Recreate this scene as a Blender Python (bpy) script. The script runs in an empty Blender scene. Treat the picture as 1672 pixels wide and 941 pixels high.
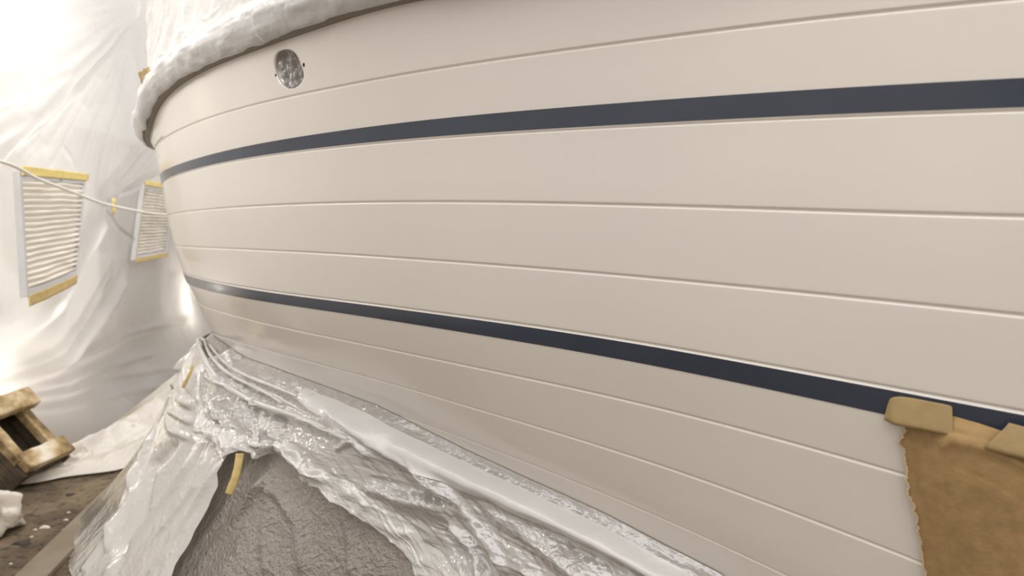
import bpy, math
import numpy as np
from mathutils import Vector
sc = bpy.context.scene
COL = sc.collection

# ------------------------------------------------------------------ camera
W_, H_, F_ = 1672.0, 941.0, 1115.0            # 24 mm lens on a 36 mm sensor
CAM_Z = 1.25
PITCH = math.atan((470.5 - 350.0) / F_)
cam_d = bpy.data.cameras.new('camera'); cam = bpy.data.objects.new('camera', cam_d)
COL.objects.link(cam); sc.camera = cam
cam.location = (0, 0, CAM_Z); cam.rotation_euler = (math.pi/2 - PITCH, 0, 0)
cam_d.sensor_width = 36.0; cam_d.lens = 36.0 * F_ / W_; cam_d.clip_start = 0.02
cam_d.dof.use_dof = True; cam_d.dof.focus_distance = 1.45; cam_d.dof.aperture_fstop = 3.2

# ------------------------------------------------------------------ world, lights, exposure
world = bpy.data.worlds.new('world'); sc.world = world; world.use_nodes = True
nt = world.node_tree; nt.nodes.clear()
wo = nt.nodes.new('ShaderNodeOutputWorld'); bg = nt.nodes.new('ShaderNodeBackground')
tc = nt.nodes.new('ShaderNodeTexCoord'); sp = nt.nodes.new('ShaderNodeSeparateXYZ')
mr = nt.nodes.new('ShaderNodeMapRange'); mr.inputs[1].default_value = -1; mr.inputs[2].default_value = 1
cr = nt.nodes.new('ShaderNodeValToRGB')
e = cr.color_ramp.elements
e[0].position = 0.0; e[0].color = (.13, .105, .075, 1)
e[1].position = 1.0; e[1].color = (3.3, 3.25, 3.2, 1)
x = e.new(.47); x.color = (.22, .205, .185, 1)
x = e.new(.54); x.color = (.62, .60, .58, 1)
x = e.new(.62); x.color = (1.0, .98, .955, 1)
x = e.new(.75); x.color = (1.5, 1.47, 1.44, 1)
nt.links.new(tc.outputs['Generated'], sp.inputs[0]); nt.links.new(sp.outputs['Z'], mr.inputs[0])
nt.links.new(mr.outputs[0], cr.inputs[0]); nt.links.new(cr.outputs[0], bg.inputs[0]); nt.links.new(bg.outputs[0], wo.inputs[0])
bg.inputs[1].default_value = 1.03

def lamp(name, typ, loc, target, energy, color=(1, 1, 1), size=1.0, size_y=None, spread=180):
    d = bpy.data.lights.new(name, typ); d.energy = energy; d.color = color
    if typ == 'AREA':
        d.size = size; d.spread = math.radians(spread)
        if size_y: d.shape = 'RECTANGLE'; d.size_y = size_y
    elif typ == 'SUN': d.angle = size
    else: d.shadow_soft_size = size
    o = bpy.data.objects.new(name, d); COL.objects.link(o); o.location = loc
    o.rotation_euler = (Vector(target) - Vector(loc)).to_track_quat('-Z', 'Y').to_euler()
    return o
lamp('daylight_sun', 'SUN', (-6, 4.5, 4.2), (-1.5, 3, .9), 1.7, (1, .95, .87), .10)
lamp('work_light', 'POINT', (-3.10, 5.9, .47), (0, 0, 0), 13, (1, .95, .86), .12)
lamp('work_light', 'POINT', (-2.80, 3.4, .44), (0, 0, 0), 6, (1, .95, .86), .07)
lamp('stern_fill', 'AREA', (-1.5, 1.1, 2.35), (-1.25, 2.6, 1.7), 4.2, (1, .97, .92), .5, .5, 100)  # added fill, brightens the deck film and the stern
lamp('film_backlight', 'AREA', (-3.1, 3.4, 2.3), (-1.9, 3.2, 2.0), 10, (1, .97, .93), .9, .9)  # added lights behind the film, make its bright upper patches
lamp('film_backlight', 'AREA', (-3.0, 2.9, 1.75), (-1.9, 3.1, 1.6), 1.5, (1, .93, .8), .3, .3)

sc.view_settings.view_transform = 'Standard'; sc.view_settings.look = 'None'
sc.view_settings.gamma = 1.0; sc.view_settings.use_curve_mapping = False
sc.view_settings.exposure = 0.0

# ------------------------------------------------------------------ helpers
rng = np.random.default_rng(7)
cp, sn = math.cos(PITCH), math.sin(PITCH)

def ray(u, v):
    x = (np.asarray(u, float) - W_/2) / F_; y = (H_/2 - np.asarray(v, float)) / F_
    return x, cp + y*sn, y*cp - sn           # direction with unit depth along the lens axis
def project(P):
    P = np.asarray(P, float); X, Y, Z = P[..., 0], P[..., 1], P[..., 2] - CAM_Z
    d = Y*cp - Z*sn; y = Y*sn + Z*cp
    return W_/2 + F_*X/d, H_/2 - F_*y/d
def at_y(u, v, Y):                            # point on the pixel's sight line at ground distance Y
    dx, dy, dz = ray(u, v); k = Y/dy
    return np.array([dx*k, Y, CAM_Z + dz*k])
def on_floor(u, v, z=0.0):
    dx, dy, dz = ray(u, v); k = (z - CAM_Z)/dz
    return np.array([dx*k, dy*k, z])

def spline(xs, ys):
    """natural cubic spline, linear outside"""
    xs = np.asarray(xs, float); ys = np.asarray(ys, float); n = len(xs); h = np.diff(xs)
    A = np.eye(n); r = np.zeros((n,) + ys.shape[1:])
    for i in range(1, n-1):
        A[i, i-1] = h[i-1]; A[i, i] = 2*(h[i-1]+h[i]); A[i, i+1] = h[i]
        r[i] = 6*((ys[i+1]-ys[i])/h[i] - (ys[i]-ys[i-1])/h[i-1])
    M = np.linalg.solve(A, r)
    def f(q):
        q = np.asarray(q, float); i = np.clip(np.searchsorted(xs, q) - 1, 0, n-2)
        qc = np.clip(q, xs[0], xs[-1]); hh = h[i]; a = (xs[i+1]-qc)/hh; b = (qc-xs[i])/hh
        if ys.ndim > 1: a = a[..., None]; b = b[..., None]; hh = hh[..., None]
        v = a*ys[i] + b*ys[i+1] + ((a**3-a)*M[i] + (b**3-b)*M[i+1])*hh**2/6
        s0 = (ys[1]-ys[0])/h[0] - h[0]*M[1]/6; s1 = (ys[-1]-ys[-2])/h[-1] + h[-1]*M[-2]/6
        lo = np.minimum(q-xs[0], 0); hi = np.maximum(q-xs[-1], 0)
        if ys.ndim > 1: lo = lo[..., None]; hi = hi[..., None]
        return v + lo*s0 + hi*s1
    return f

def _hash(i, j, k, seed):
    n = (i*374761393 + j*668265263 + k*2147483647 + seed*1274126177) & 0xffffffff
    n = ((n ^ (n >> 13)) * 1274126177) & 0xffffffff
    n = ((n ^ (n >> 16)) * 2246822519) & 0xffffffff
    return ((n ^ (n >> 15)) & 0xffff) / 65535.0
def noise(P, scale, seed=0):
    """smooth value noise in -1..1"""
    P = np.asarray(P, float) / np.asarray(scale, float)
    I = np.floor(P).astype(np.int64); f = P - I; f = f*f*f*(f*(f*6-15)+10)
    r = 0
    for a in (0, 1):
        for b in (0, 1):
            for c in (0, 1):
                w = (f[..., 0] if a else 1-f[..., 0])*(f[..., 1] if b else 1-f[..., 1])*(f[..., 2] if c else 1-f[..., 2])
                r = r + w*_hash(I[..., 0]+a, I[..., 1]+b, I[..., 2]+c, seed)
    return r*2-1
def ridged(P, scale, seed=0, octs=3):
    """creased noise 0..1, sharp ridges like crumpled film"""
    s = np.asarray(scale, float)*np.ones(3); r = 0; a = .55
    Q = np.asarray(P, float)
    Q = Q + s*.35*np.stack([noise(Q, s*.9, seed+91+i) for i in range(3)], -1)
    for o in range(octs):
        r = r + a*(1-np.abs(noise(Q, s, seed+o*17)))**2; a *= .5; s = s*.52
    return r
def dist_poly(P, poly):
    """distance of points to a 3-D polyline and the fraction along it"""
    P = np.asarray(P, float); best = np.full(P.shape[:-1], 1e9); fr = np.zeros(P.shape[:-1]); n = len(poly)-1
    for i in range(n):
        a = np.asarray(poly[i]); b = np.asarray(poly[i+1]); ab = b-a
        t = np.clip(((P-a)@ab)/(ab@ab), 0, 1); d = np.linalg.norm(P-(a+t[..., None]*ab), axis=-1)
        m = d < best; best = np.where(m, d, best); fr = np.where(m, (i+t)/n, fr)
    return best, fr
def smooth01(x): x = np.clip(x, 0, 1); return x*x*(3-2*x)

def empty(name, loc=(0, 0, 0)):
    o = bpy.data.objects.new(name, None); COL.objects.link(o); o.location = loc; o.empty_display_size = .1
    return o
def tag(o, label=None, cat=None, group=None, kind=None):
    if label: o['label'] = label
    if cat: o['category'] = cat
    if group: o['group'] = group
    if kind: o['kind'] = kind
    return o
def mesh_obj(name, verts, faces, mat, parent=None, smooth=True):
    me = bpy.data.meshes.new(name)
    me.from_pydata([tuple(map(float, v)) for v in verts], [], [tuple(map(int, f)) for f in faces])
    if smooth: me.polygons.foreach_set('use_smooth', [True]*len(me.polygons))
    me.materials.append(mat); me.update()
    o = bpy.data.objects.new(name, me); COL.objects.link(o)
    if parent:
        o.parent = parent; o.matrix_parent_inverse = parent.matrix_basis.inverted()
    return o
def grid_faces(nr, nc, off=0, flip=False):
    i = np.arange(nr-1)[:, None]*nc + np.arange(nc-1)[None, :] + off
    f = np.stack([i, i+1, i+nc+1, i+nc], -1).reshape(-1, 4)
    return f[:, ::-1] if flip else f
def sheet(name, P, mat, parent=None, thick=0.0, smooth=True, flip=False):
    nr, nc = P.shape[:2]
    o = mesh_obj(name, P.reshape(-1, 3), grid_faces(nr, nc, 0, flip), mat, parent, smooth)
    if thick:
        m = o.modifiers.new('thickness', 'SOLIDIFY'); m.thickness = thick; m.offset = 0
    return o
def box(c, ax, ay, az, hx, hy, hz, cuts=None):
    """box verts/faces from centre, three axes and half sizes"""
    c = np.asarray(c, float); V = []
    for sx, sy, sz in ((-1,-1,-1),(1,-1,-1),(1,1,-1),(-1,1,-1),(-1,-1,1),(1,-1,1),(1,1,1),(-1,1,1)):
        V.append(c + sx*hx*np.asarray(ax) + sy*hy*np.asarray(ay) + sz*hz*np.asarray(az))
    Fc = [(3,2,1,0),(4,5,6,7),(0,1,5,4),(1,2,6,5),(2,3,7,6),(3,0,4,7)]
    return V, Fc
def timber(name, c, ax, ay, az, hx, hy, hz, mat, parent=None, bev=.004, seed=0, wob=.002):
    """a sawn timber: box cut along its length, slightly worn, bevelled edges; ax is the grain"""
    n = 10; V = []; F = []
    c = np.asarray(c, float); ax, ay, az = (np.asarray(a, float) for a in (ax, ay, az))
    for i in range(n+1):
        for sy, sz in ((-1,-1),(1,-1),(1,1),(-1,1)):
            p = c + ax*hx*(2*i/n-1) + ay*hy*sy + az*hz*sz
            V.append(p + wob*np.array([noise(p[None], .05, seed+j)[0] for j in range(3)]))
    for i in range(n):
        for k in range(4):
            a = i*4+k; b = i*4+(k+1) % 4; F.append((a, b, b+4, a+4))
    F.append((3,2,1,0)); F.append(tuple(n*4+k for k in range(4)))
    o = mesh_obj(name, V, F, mat, parent, False)
    m = o.modifiers.new('worn_edges', 'BEVEL'); m.width = bev; m.segments = 2; m.limit_method = 'ANGLE'
    return o
def tube(name, pts, r, mat, parent=None, seg=10):
    pts = np.asarray(pts, float); n = len(pts); V = []; rr = np.ones(n)*r
    for i in range(n):
        t = pts[min(i+1, n-1)]-pts[max(i-1, 0)]; t /= np.linalg.norm(t)
        a = np.cross(t, (0, 0, 1)); a = a/np.linalg.norm(a) if np.linalg.norm(a) > 1e-4 else np.array([1., 0, 0]); b = np.cross(t, a)
        for k in range(seg):
            an = 2*math.pi*k/seg; V.append(pts[i] + rr[i]*(a*math.cos(an)+b*math.sin(an)))
    F = [(i*seg+k, i*seg+(k+1) % seg, (i+1)*seg+(k+1) % seg, (i+1)*seg+k) for i in range(n-1) for k in range(seg)]
    F.append(tuple(range(seg))[::-1]); F.append(tuple((n-1)*seg+k for k in range(seg)))
    return mesh_obj(name, V, F, mat, parent)

# ------------------------------------------------------------------ materials
def new_mat(name):
    m = bpy.data.materials.new(name); m.use_nodes = True; m.node_tree.nodes.clear()
    N = m.node_tree.nodes; out = N.new('ShaderNodeOutputMaterial')
    return m, N, m.node_tree.links, out
def noise_node(N, L, scale, detail=4, rough=.55, stretch=None, dist=0.0):
    t = N.new('ShaderNodeTexCoord'); n = N.new('ShaderNodeTexNoise')
    n.inputs['Scale'].default_value = scale; n.inputs['Detail'].default_value = detail
    n.inputs['Roughness'].default_value = rough; n.inputs['Distortion'].default_value = dist
    if stretch:
        mp = N.new('ShaderNodeMapping'); mp.inputs['Scale'].default_value = stretch
        L.new(t.outputs['Object'], mp.inputs[0]); L.new(mp.outputs[0], n.inputs['Vector'])
    else: L.new(t.outputs['Object'], n.inputs['Vector'])
    return n
def ramp(N, L, fac, stops):
    r = N.new('ShaderNodeValToRGB'); el = r.color_ramp.elements
    el[0].position, el[0].color = stops[0][0], (*stops[0][1], 1); el[1].position, el[1].color = stops[-1][0], (*stops[-1][1], 1)
    for p, c in stops[1:-1]: q = el.new(p); q.color = (*c, 1)
    L.new(fac, r.inputs[0]); return r
def principled(name, color, rough=.5, spec=.5, coat=0.0, noise_scale=None, noise_amt=.1, bump=0.0, bump_scale=None, stretch=None, stops=None, detail=4):
    m, N, L, out = new_mat(name); b = N.new('ShaderNodeBsdfPrincipled'); L.new(b.outputs[0], out.inputs[0])
    b.inputs['Base Color'].default_value = (*color, 1); b.inputs['Roughness'].default_value = rough
    b.inputs['Specular IOR Level'].default_value = spec; b.inputs['Coat Weight'].default_value = coat; b.inputs['Coat Roughness'].default_value = .08
    if noise_scale:
        n = noise_node(N, L, noise_scale, detail, .6, stretch)
        c = np.array(color)
        r = ramp(N, L, n.outputs['Fac'], stops or [(.3, tuple(c*(1-noise_amt))), (.7, tuple(np.minimum(c*(1+noise_amt), 1)))])
        L.new(r.outputs[0], b.inputs['Base Color'])
    if bump:
        n2 = noise_node(N, L, bump_scale or 40, 5, .6, stretch); bp = N.new('ShaderNodeBump')
        bp.inputs['Strength'].default_value = bump; bp.inputs['Distance'].default_value = .01
        L.new(n2.outputs['Fac'], bp.inputs['Height']); L.new(bp.outputs[0], b.inputs['Normal'])
    return m
def film(name, color, trans=.4, clear=.1, gloss=.15, rough=.25, bump=.3, bscale=30, bdist=.004, stretch=None, crumple=None):
    m, N, L, out = new_mat(name)
    d = N.new('ShaderNodeBsdfDiffuse'); t = N.new('ShaderNodeBsdfTranslucent'); g = N.new('ShaderNodeBsdfGlossy'); tr = N.new('ShaderNodeBsdfTransparent')
    for s in (d, t): s.inputs[0].default_value = (*color, 1)
    g.inputs[0].default_value = (1, 1, 1, 1); g.inputs['Roughness'].default_value = rough
    m1 = N.new('ShaderNodeMixShader'); m1.inputs[0].default_value = trans; L.new(d.outputs[0], m1.inputs[1]); L.new(t.outputs[0], m1.inputs[2])
    m2 = N.new('ShaderNodeMixShader'); L.new(m1.outputs[0], m2.inputs[1]); L.new(tr.outputs[0], m2.inputs[2]); m2.inputs[0].default_value = clear
    fr = N.new('ShaderNodeFresnel'); fr.inputs[0].default_value = 1.45
    mu = N.new('ShaderNodeMath'); mu.operation = 'MULTIPLY'; mu.use_clamp = True; mu.inputs[1].default_value = gloss*10; L.new(fr.outputs[0], mu.inputs[0])
    m3 = N.new('ShaderNodeMixShader'); L.new(mu.outputs[0], m3.inputs[0]); L.new(m2.outputs[0], m3.inputs[1]); L.new(g.outputs[0], m3.inputs[2])
    L.new(m3.outputs[0], out.inputs[0])
    n = noise_node(N, L, bscale, 3, .55, stretch, .6); bp = N.new('ShaderNodeBump'); bp.inputs['Strength'].default_value = bump; bp.inputs['Distance'].default_value = bdist
    h = n.outputs['Fac']
    for ks, kw in (((crumple, .9), (crumple*2.7, .4)) if crumple else ()):
        tcd = N.new('ShaderNodeTexCoord'); nd = noise_node(N, L, ks*.6, 2, .5); vs = N.new('ShaderNodeVectorMath'); vs.operation = 'MULTIPLY_ADD'
        vs.inputs[1].default_value = (2.2/ks,)*3; L.new(nd.outputs['Color'], vs.inputs[0]); L.new(tcd.outputs['Object'], vs.inputs[2])
        vo = N.new('ShaderNodeTexVoronoi'); vo.inputs['Scale'].default_value = ks; L.new(vs.outputs[0], vo.inputs['Vector'])
        ad = N.new('ShaderNodeMath'); ad.operation = 'MULTIPLY_ADD'; L.new(vo.outputs['Distance'], ad.inputs[0]); ad.inputs[1].default_value = kw; L.new(h, ad.inputs[2]); h = ad.outputs[0]
    L.new(h, bp.inputs['Height'])
    for s in (d, t, g, fr): L.new(bp.outputs[0], s.inputs['Normal'])
    return m
M_hull = principled('cream_boat_paint', (.755, .70, .64), .20, .5, .35, 2.2, .02)
M_stripe = principled('navy_stripe_paint', (.042, .052, .074), .2, .5, .2, 3.0, .12)
M_rail = principled('shaded_rail', (.25, .21, .165), .6)  # rail coloured dark to carry the deep shadow under the wrapped roll
M_dark = principled('dark_hole', (.012, .01, .009), .9)
M_wallfilm = film('wall_film', (.66, .64, .62), .64, .10, .06, .3, .3, 9, .02)
M_deckfilm = film('deck_film', (.88, .865, .85), .42, .02, .10, .32, .5, 26, .006, None, 22)
M_apron = film('apron_film', (.66, .625, .59), .32, .36, .40, .17, .6, 40, .005, None, 19)
M_hem = film('hem_film', (.84, .81, .765), .40, .12, .38, .15, .6, 40, .006, None, 15)
M_margin = film('margin_film', (.86, .84, .82), .35, .08, .20, .22, .25, 30, .004, None, 9)
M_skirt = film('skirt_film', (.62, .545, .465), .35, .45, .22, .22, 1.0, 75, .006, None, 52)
M_drape = film('drape_film', (.83, .785, .725), .38, .06, .28, .20, .45, 50, .004, None, 14)
M_floorfilm = film('floor_film', (.62, .555, .465), .2, .04, .02, .55, .3, 22, .005, None, 11)
M_plug = film('plug_film', (.27, .245, .225), .1, .03, .32, .14, .3, 40, .003)
M_kraft = principled('kraft_paper', (.35, .225, .10), .75, .25, 0, 45, .16, .12, 160, detail=8)
M_kraft_edge = principled('torn_paper_edge', (.62, .47, .28), .9, .1)
M_tape = principled('masking_tape', (.34, .24, .11), .6, .3, 0, 60, .07, .1, 300)
M_ytape = principled('yellow_tape', (.82, .66, .24), .6, .3, 0, 30, .06)
M_otape = principled('aged_tape', (.60, .45, .19), .6, .3, 0, 30, .1)
M_card = principled('filter_card', (.66, .65, .65), .7, .2, 0, 20, .05)
M_media = film('filter_media', (.93, .89, .82), .28, .0, .0, .6, .3, 70, .003)
M_cord = principled('white_cord', (.9, .87, .8), .8, .2, 0, 0, 0, .3, 300)
M_ink = principled('grey_print', (.12, .12, .13), .8)
M_wood = principled('old_timber', (.36, .25, .13), .75, .2, 0, 7, .3, .35, 60, (1, 1, 1), [(.3, (.11, .075, .04)), (.42, (.36, .25, .12)), (.53, (.62, .49, .31)), (.64, (.76, .70, .60))], 8)
M_wood2 = principled('shaded_timber', (.12, .09, .06), .85, .2, 0, 9, .3, .35, 60, None, [(.3, (.06, .045, .03)), (.7, (.2, .155, .105))], 8)  # darker copy of the timber, shade put into the crate's underside and inside
M_plank = principled('grey_plank', (.22, .18, .13), .8, .2, 0, 5, .25, .2, 60, None, [(.3, (.175, .14, .10)), (.7, (.26, .215, .16))], 8)
M_chip = principled('pale_chip', (.62, .55, .45), .8)
M_darkchip = principled('dark_clod', (.05, .04, .03), .9)
M_board = principled('light_block_board', (.30, .24, .18), .9, .1, 0, 3, .35)
def floor_material():
    m, N, L, out = new_mat('dirty_concrete'); b = N.new('ShaderNodeBsdfPrincipled'); L.new(b.outputs[0], out.inputs[0]); b.inputs['Roughness'].default_value = .85
    n = noise_node(N, L, 3.2, 8, .68); r = ramp(N, L, n.outputs['Fac'], [(.32, (.035, .024, .013)), (.5, (.118, .082, .046)), (.68, (.22, .165, .10))])
    n2 = noise_node(N, L, 28, 5, .65); r2 = ramp(N, L, n2.outputs['Fac'], [(.36, (.22, .2, .18)), (.47, (1, 1, 1)), (.66, (1, 1, 1)), (.76, (1.5, 1.45, 1.35))])
    mx = N.new('ShaderNodeMix'); mx.data_type = 'RGBA'; mx.blend_type = 'MULTIPLY'; mx.inputs[0].default_value = .85
    L.new(r.outputs[0], mx.inputs[6]); L.new(r2.outputs[0], mx.inputs[7]); L.new(mx.outputs[2], b.inputs['Base Color'])
    bp = N.new('ShaderNodeBump'); bp.inputs['Strength'].default_value = .6; bp.inputs['Distance'].default_value = .012
    L.new(n2.outputs['Fac'], bp.inputs['Height']); L.new(bp.outputs[0], b.inputs['Normal'])
    return m
M_floor = floor_material()

# ------------------------------------------------------------------ floor and walls
fv = [(-7, -3, 0), (7, -3, 0), (7, 9, 0), (-7, 9, 0)]
tag(mesh_obj('floor', fv, [(0, 1, 2, 3)], M_floor, None, False), 'dirty brown concrete floor with scattered debris', 'floor', None, 'structure')

WX0, WY0, WS = -2.325, 3.12, -.2               # film wall on the side: X = WX0 + WS*(Y-WY0)
w_e = np.array([WS, 1, 0])/math.hypot(1, WS); w_n = np.array([w_e[1], -w_e[0], 0])   # along the wall, into the room
def wall_pt(u, v, off=0.0):
    """the sight line's meeting with the film wall, moved off into the room"""
    dx, dy, dz = ray(u, v); k = (WX0 - WS*WY0)/(dx - WS*dy)
    return np.array([dx*k, dy*k, CAM_Z + dz*k]) + w_n*off
nY, nZ = 420, 220
Yg = np.concatenate([np.linspace(-1.6, 2.6, 60), np.linspace(2.62, 6.4, 300), np.linspace(6.45, 9, 60)]); Zg = np.linspace(0, 3.3, nZ)
Ym, Zm = np.meshgrid(Yg, Zg); Pw = np.stack([WX0 + WS*(Ym-WY0), Ym, Zm], -1)
D = .05*noise(Pw, (.8, .8, 1.1), 3) + .025*noise(Pw, (.35, .35, .6), 4)
creases = [([(222, 2), (120, 118), (20, 245), (-30, 305)], .040, .016), ([(220, 2), (100, 95), (-20, 165)], .03, .03), ([(214, 0), (80, 40), (-20, 75)], .03, .04),
           ([(222, 4), (150, 110), (75, 240)], .02, .02), ([(224, 4), (100, 170), (40, 235)], .02, .012),
           ([(258, 236), (205, 285), (150, 332)], .05, .03), ([(262, 205), (200, 262), (150, 330)], .03, .02), ([(262, 282), (200, 310), (150, 332)], .03, .02),
           ([(150, 336), (180, 365), (214, 396)], .03, .012), ([(150, 340), (128, 400), (98, 480), (55, 560), (-10, 640)], .09, .05),
           ([(200, 436), (165, 505), (120, 565), (60, 630), (-20, 700)], .08, .03), ([(178, 430), (130, 530), (60, 610)], .04, .015), ([(112, 480), (62, 560), (-20, 610)], -.06, .05),
           ([(55, 642), (140, 606), (250, 575)], .022, .018), ([(55, 660), (150, 620), (260, 600)], .02, .014), ([(60, 676), (160, 645), (250, 625)], .02, .016), ([(58, 652), (120, 632), (200, 590)], .014, .01),
           ([(120, 590), (210, 545), (300, 520)], .03, .03), ([(-20, 235), (60, 190), (140, 130)], .02, .03), ([(-20, 170), (40, 150), (110, 120)], .03, .02),
           ([(100, 240), (112, 262), (118, 285)], .02, .012), ([(118, 300), (122, 330), (112, 360)], .02, .012)]
for px, A, w in creases:
    d, f = dist_poly(Pw, [wall_pt(*p) for p in px]); D = D + A*np.exp(-(d/w)**2)*np.clip(np.minimum(f*6, (1-f)*6)+.25, 0, 1)
for k in range(26):                               # fine gathers fanning down from the top gathering point
    a = math.radians(8 + 3.1*k + rng.uniform(-1, 1)); p0 = (220, 0); L_ = rng.uniform(160, 380); q0 = rng.uniform(.12, .4)
    d, f = dist_poly(Pw, [wall_pt(p0[0]-math.cos(a)*L_*q0, p0[1]+math.sin(a)*L_*q0), wall_pt(p0[0]-math.cos(a)*L_, p0[1]+math.sin(a)*L_)])
    D = D + rng.uniform(.004, .011)*np.exp(-(d/rng.uniform(.008, .02))**2)*np.clip(np.minimum(f*5, (1-f)*5), 0, 1)
D = D + .012*ridged(Pw, (.5, .3, .22), 6) + .24*np.exp(-(Pw[..., 2]/.22)**1.5)*smooth01((Pw[..., 1]-3.3)/.6)
for (u, v), ry, rz in (((60, 380), .42, .34), ((262, 365), .48, .34)):
    c = wall_pt(u, v); m = np.clip(1.25-np.hypot((Pw[..., 1]-c[1])/ry, (Pw[..., 2]-c[2])/rz), 0, .5)*2; D = D*(1-smooth01(m))
c = wall_pt(10, 690); D = D*(1-.9*np.exp(-((Pw[..., 1]-c[1])/.4)**4-((Pw[..., 2]-c[2])/.4)**4)) - .25*np.exp(-((Pw[..., 1]-c[1])/.42)**4-((Pw[..., 2]-c[2])/.36)**4)
Pw = Pw + w_n*D[..., None]
tag(sheet('wall_left', Pw, M_wallfilm), 'translucent creased plastic sheeting wall lit from outside', 'wall', None, 'structure')
Xg = np.linspace(-3.6, 6, 120); Xm, Zm2 = np.meshgrid(Xg, np.linspace(0, 3.3, 50)); Pb = np.stack([Xm, np.full_like(Xm, 7.6), Zm2], -1)
Pb[..., 1] += .1*noise(Pb, (.6, .6, 1.4), 8)
tag(sheet('wall_back', Pb, M_wallfilm), 'plastic sheeting wall behind the boat', 'wall', None, 'structure')
# boarding added outside the film to block daylight and darken the lower sheeting
bv, bf = [], []
for (Ya, Yb, zt) in ((-1.6, 3.7, .62), (3.7, 4.5, 1.0), (4.5, 9.0, 1.95)):
    k = len(bv)
    for Y in (Ya, Yb):
        for z in (0.0, zt):
            for o in (-.62, -.66): bv.append(np.array([WX0 + WS*(Y-WY0), Y, z]) + w_n*o)
    bf += [tuple(k+i for i in f) for f in ((0, 1, 3, 2), (4, 6, 7, 5), (0, 2, 6, 4), (1, 5, 7, 3), (2, 3, 7, 6), (0, 4, 5, 1))]
tag(mesh_obj('light_block_wall', bv, bf, M_board, None, False), 'brown boarding added outside the sheeting to block daylight', 'wall', None, 'structure')

# ------------------------------------------------------------------ boat: hull surface
# plan curve of the topsides from forward (off frame) to the middle of the stern
plan = np.array([(2.3, -.33), (1.9, -.02), (1.5, .29), (1.05, .625), (.682, .905), (.434, 1.09), (.257, 1.226), (.03, 1.392), (-.203, 1.562), (-.42, 1.73), (-.69, 1.945), (-.865, 2.10),
                 (-1.04, 2.275), (-1.22, 2.485), (-1.335, 2.66), (-1.40, 2.81), (-1.425, 2.98), (-1.40, 3.15), (-1.32, 3.31), (-1.20, 3.45)])
ch = np.concatenate([[0], np.cumsum(np.linalg.norm(np.diff(plan, axis=0), axis=1))]); fpl = spline(ch, plan)
TT = np.linspace(0, ch[-1], 3000); PP = fpl(TT); TG = np.gradient(PP, TT, axis=0); TG /= np.linalg.norm(TG, axis=1)[:, None]
NN = np.stack([TG[:, 1], -TG[:, 0]], -1); NN *= np.sign((NN*np.array([-1, -1])).sum(1).mean())   # outward
T_END = ch[-1]
def plan_at(t):
    t = np.asarray(t, float); return np.stack([np.interp(t, TT, PP[:, i]) for i in (0, 1)], -1), np.stack([np.interp(t, TT, NN[:, i]) for i in (0, 1)], -1)
def wt(t): return .6 + .4*smooth01((np.asarray(t)-1.9)/2.0)
# levels from the rail down: measured seam lines of the planking
LV = {
 'S': (-.045, [(249, 214), (254, 186), (271, 160), (293, 147), (322, 124), (360, 102.5), (445.6, 70.3), (571, 34), (684, 1)]),
 'L1': (-.03, [(270, 225.5), (282.5, 216.5), (325, 198.5), (376, 182), (440, 166.5), (488, 154), (565.6, 138.4), (691, 115.5), (860, 91.4), (1070, 62.8), (1280, 37.2), (1400, 23.2), (1500, 12.5), (1672, -3)]),
 'UT': (-.018, [(258, 287), (268, 279), (304, 264), (367, 248), (440, 230.3), (565.6, 212), (691, 197.6), (860, 180.5), (1070, 162.8), (1280, 150), (1400, 142), (1672, 127)]),
 'UB': (-.012, [(261, 301), (293, 284.5), (346, 269.5), (440, 253.6), (565.6, 237), (691, 226.3), (860, 214.6), (1070, 201), (1280, 193), (1400, 187), (1672, 177)]),
 'L3': (0, [(267.6, 352.4), (325, 343.6), (440, 336), (565.6, 330.6), (650, 329.6), (860, 332.3), (1070, 335.6), (1280, 342.4), (1400, 346.5), (1672, 354)]),
 'L4': (.02, [(276, 400), (313, 403.6), (440, 409.5), (580.7, 416.6), (670, 423.2), (860, 437.3), (1070, 454.4), (1265, 474), (1462, 494), (1672, 516)]),
 'L5': (.045, [(288, 443.5), (325, 454), (426, 474), (565, 490.4), (691, 508.5), (860, 532), (1070, 562.7), (1266, 597.5), (1462, 637), (1672, 673)]),
 'LB': (.056, [(300, 459), (313, 466), (375.6, 483), (440, 494), (501, 503.6), (580.7, 514.3), (711, 535.6), (860, 560.6), (1070, 598.4), (1280, 640), (1444, 677.7)]),
 'L6': (.088, [(313, 491), (343.6, 504), (440, 530.6), (565.6, 556.5), (691, 582), (860, 620), (1070, 664.4), (1265, 716.5), (1377.6, 748), (1482, 778)]),
 'L7': (.138, [(352, 547), (395, 561.2), (445, 575), (565.6, 606.8), (691, 642.7), (860, 693.3), (1070, 757.5), (1152, 785.4), (1280, 833), (1328, 853), (1510, 922.3)]),
 'L8': (.20, [(653.5, 679.6), (804, 735.6), (860, 756.5), (1070, 840.6), (1280, 940)]),
}
names = list(LV); nL = len(names); OFF = [LV[n][0] for n in names]
TD = np.linspace(0, T_END, 600)
ZK = []; fit_err = []
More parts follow.
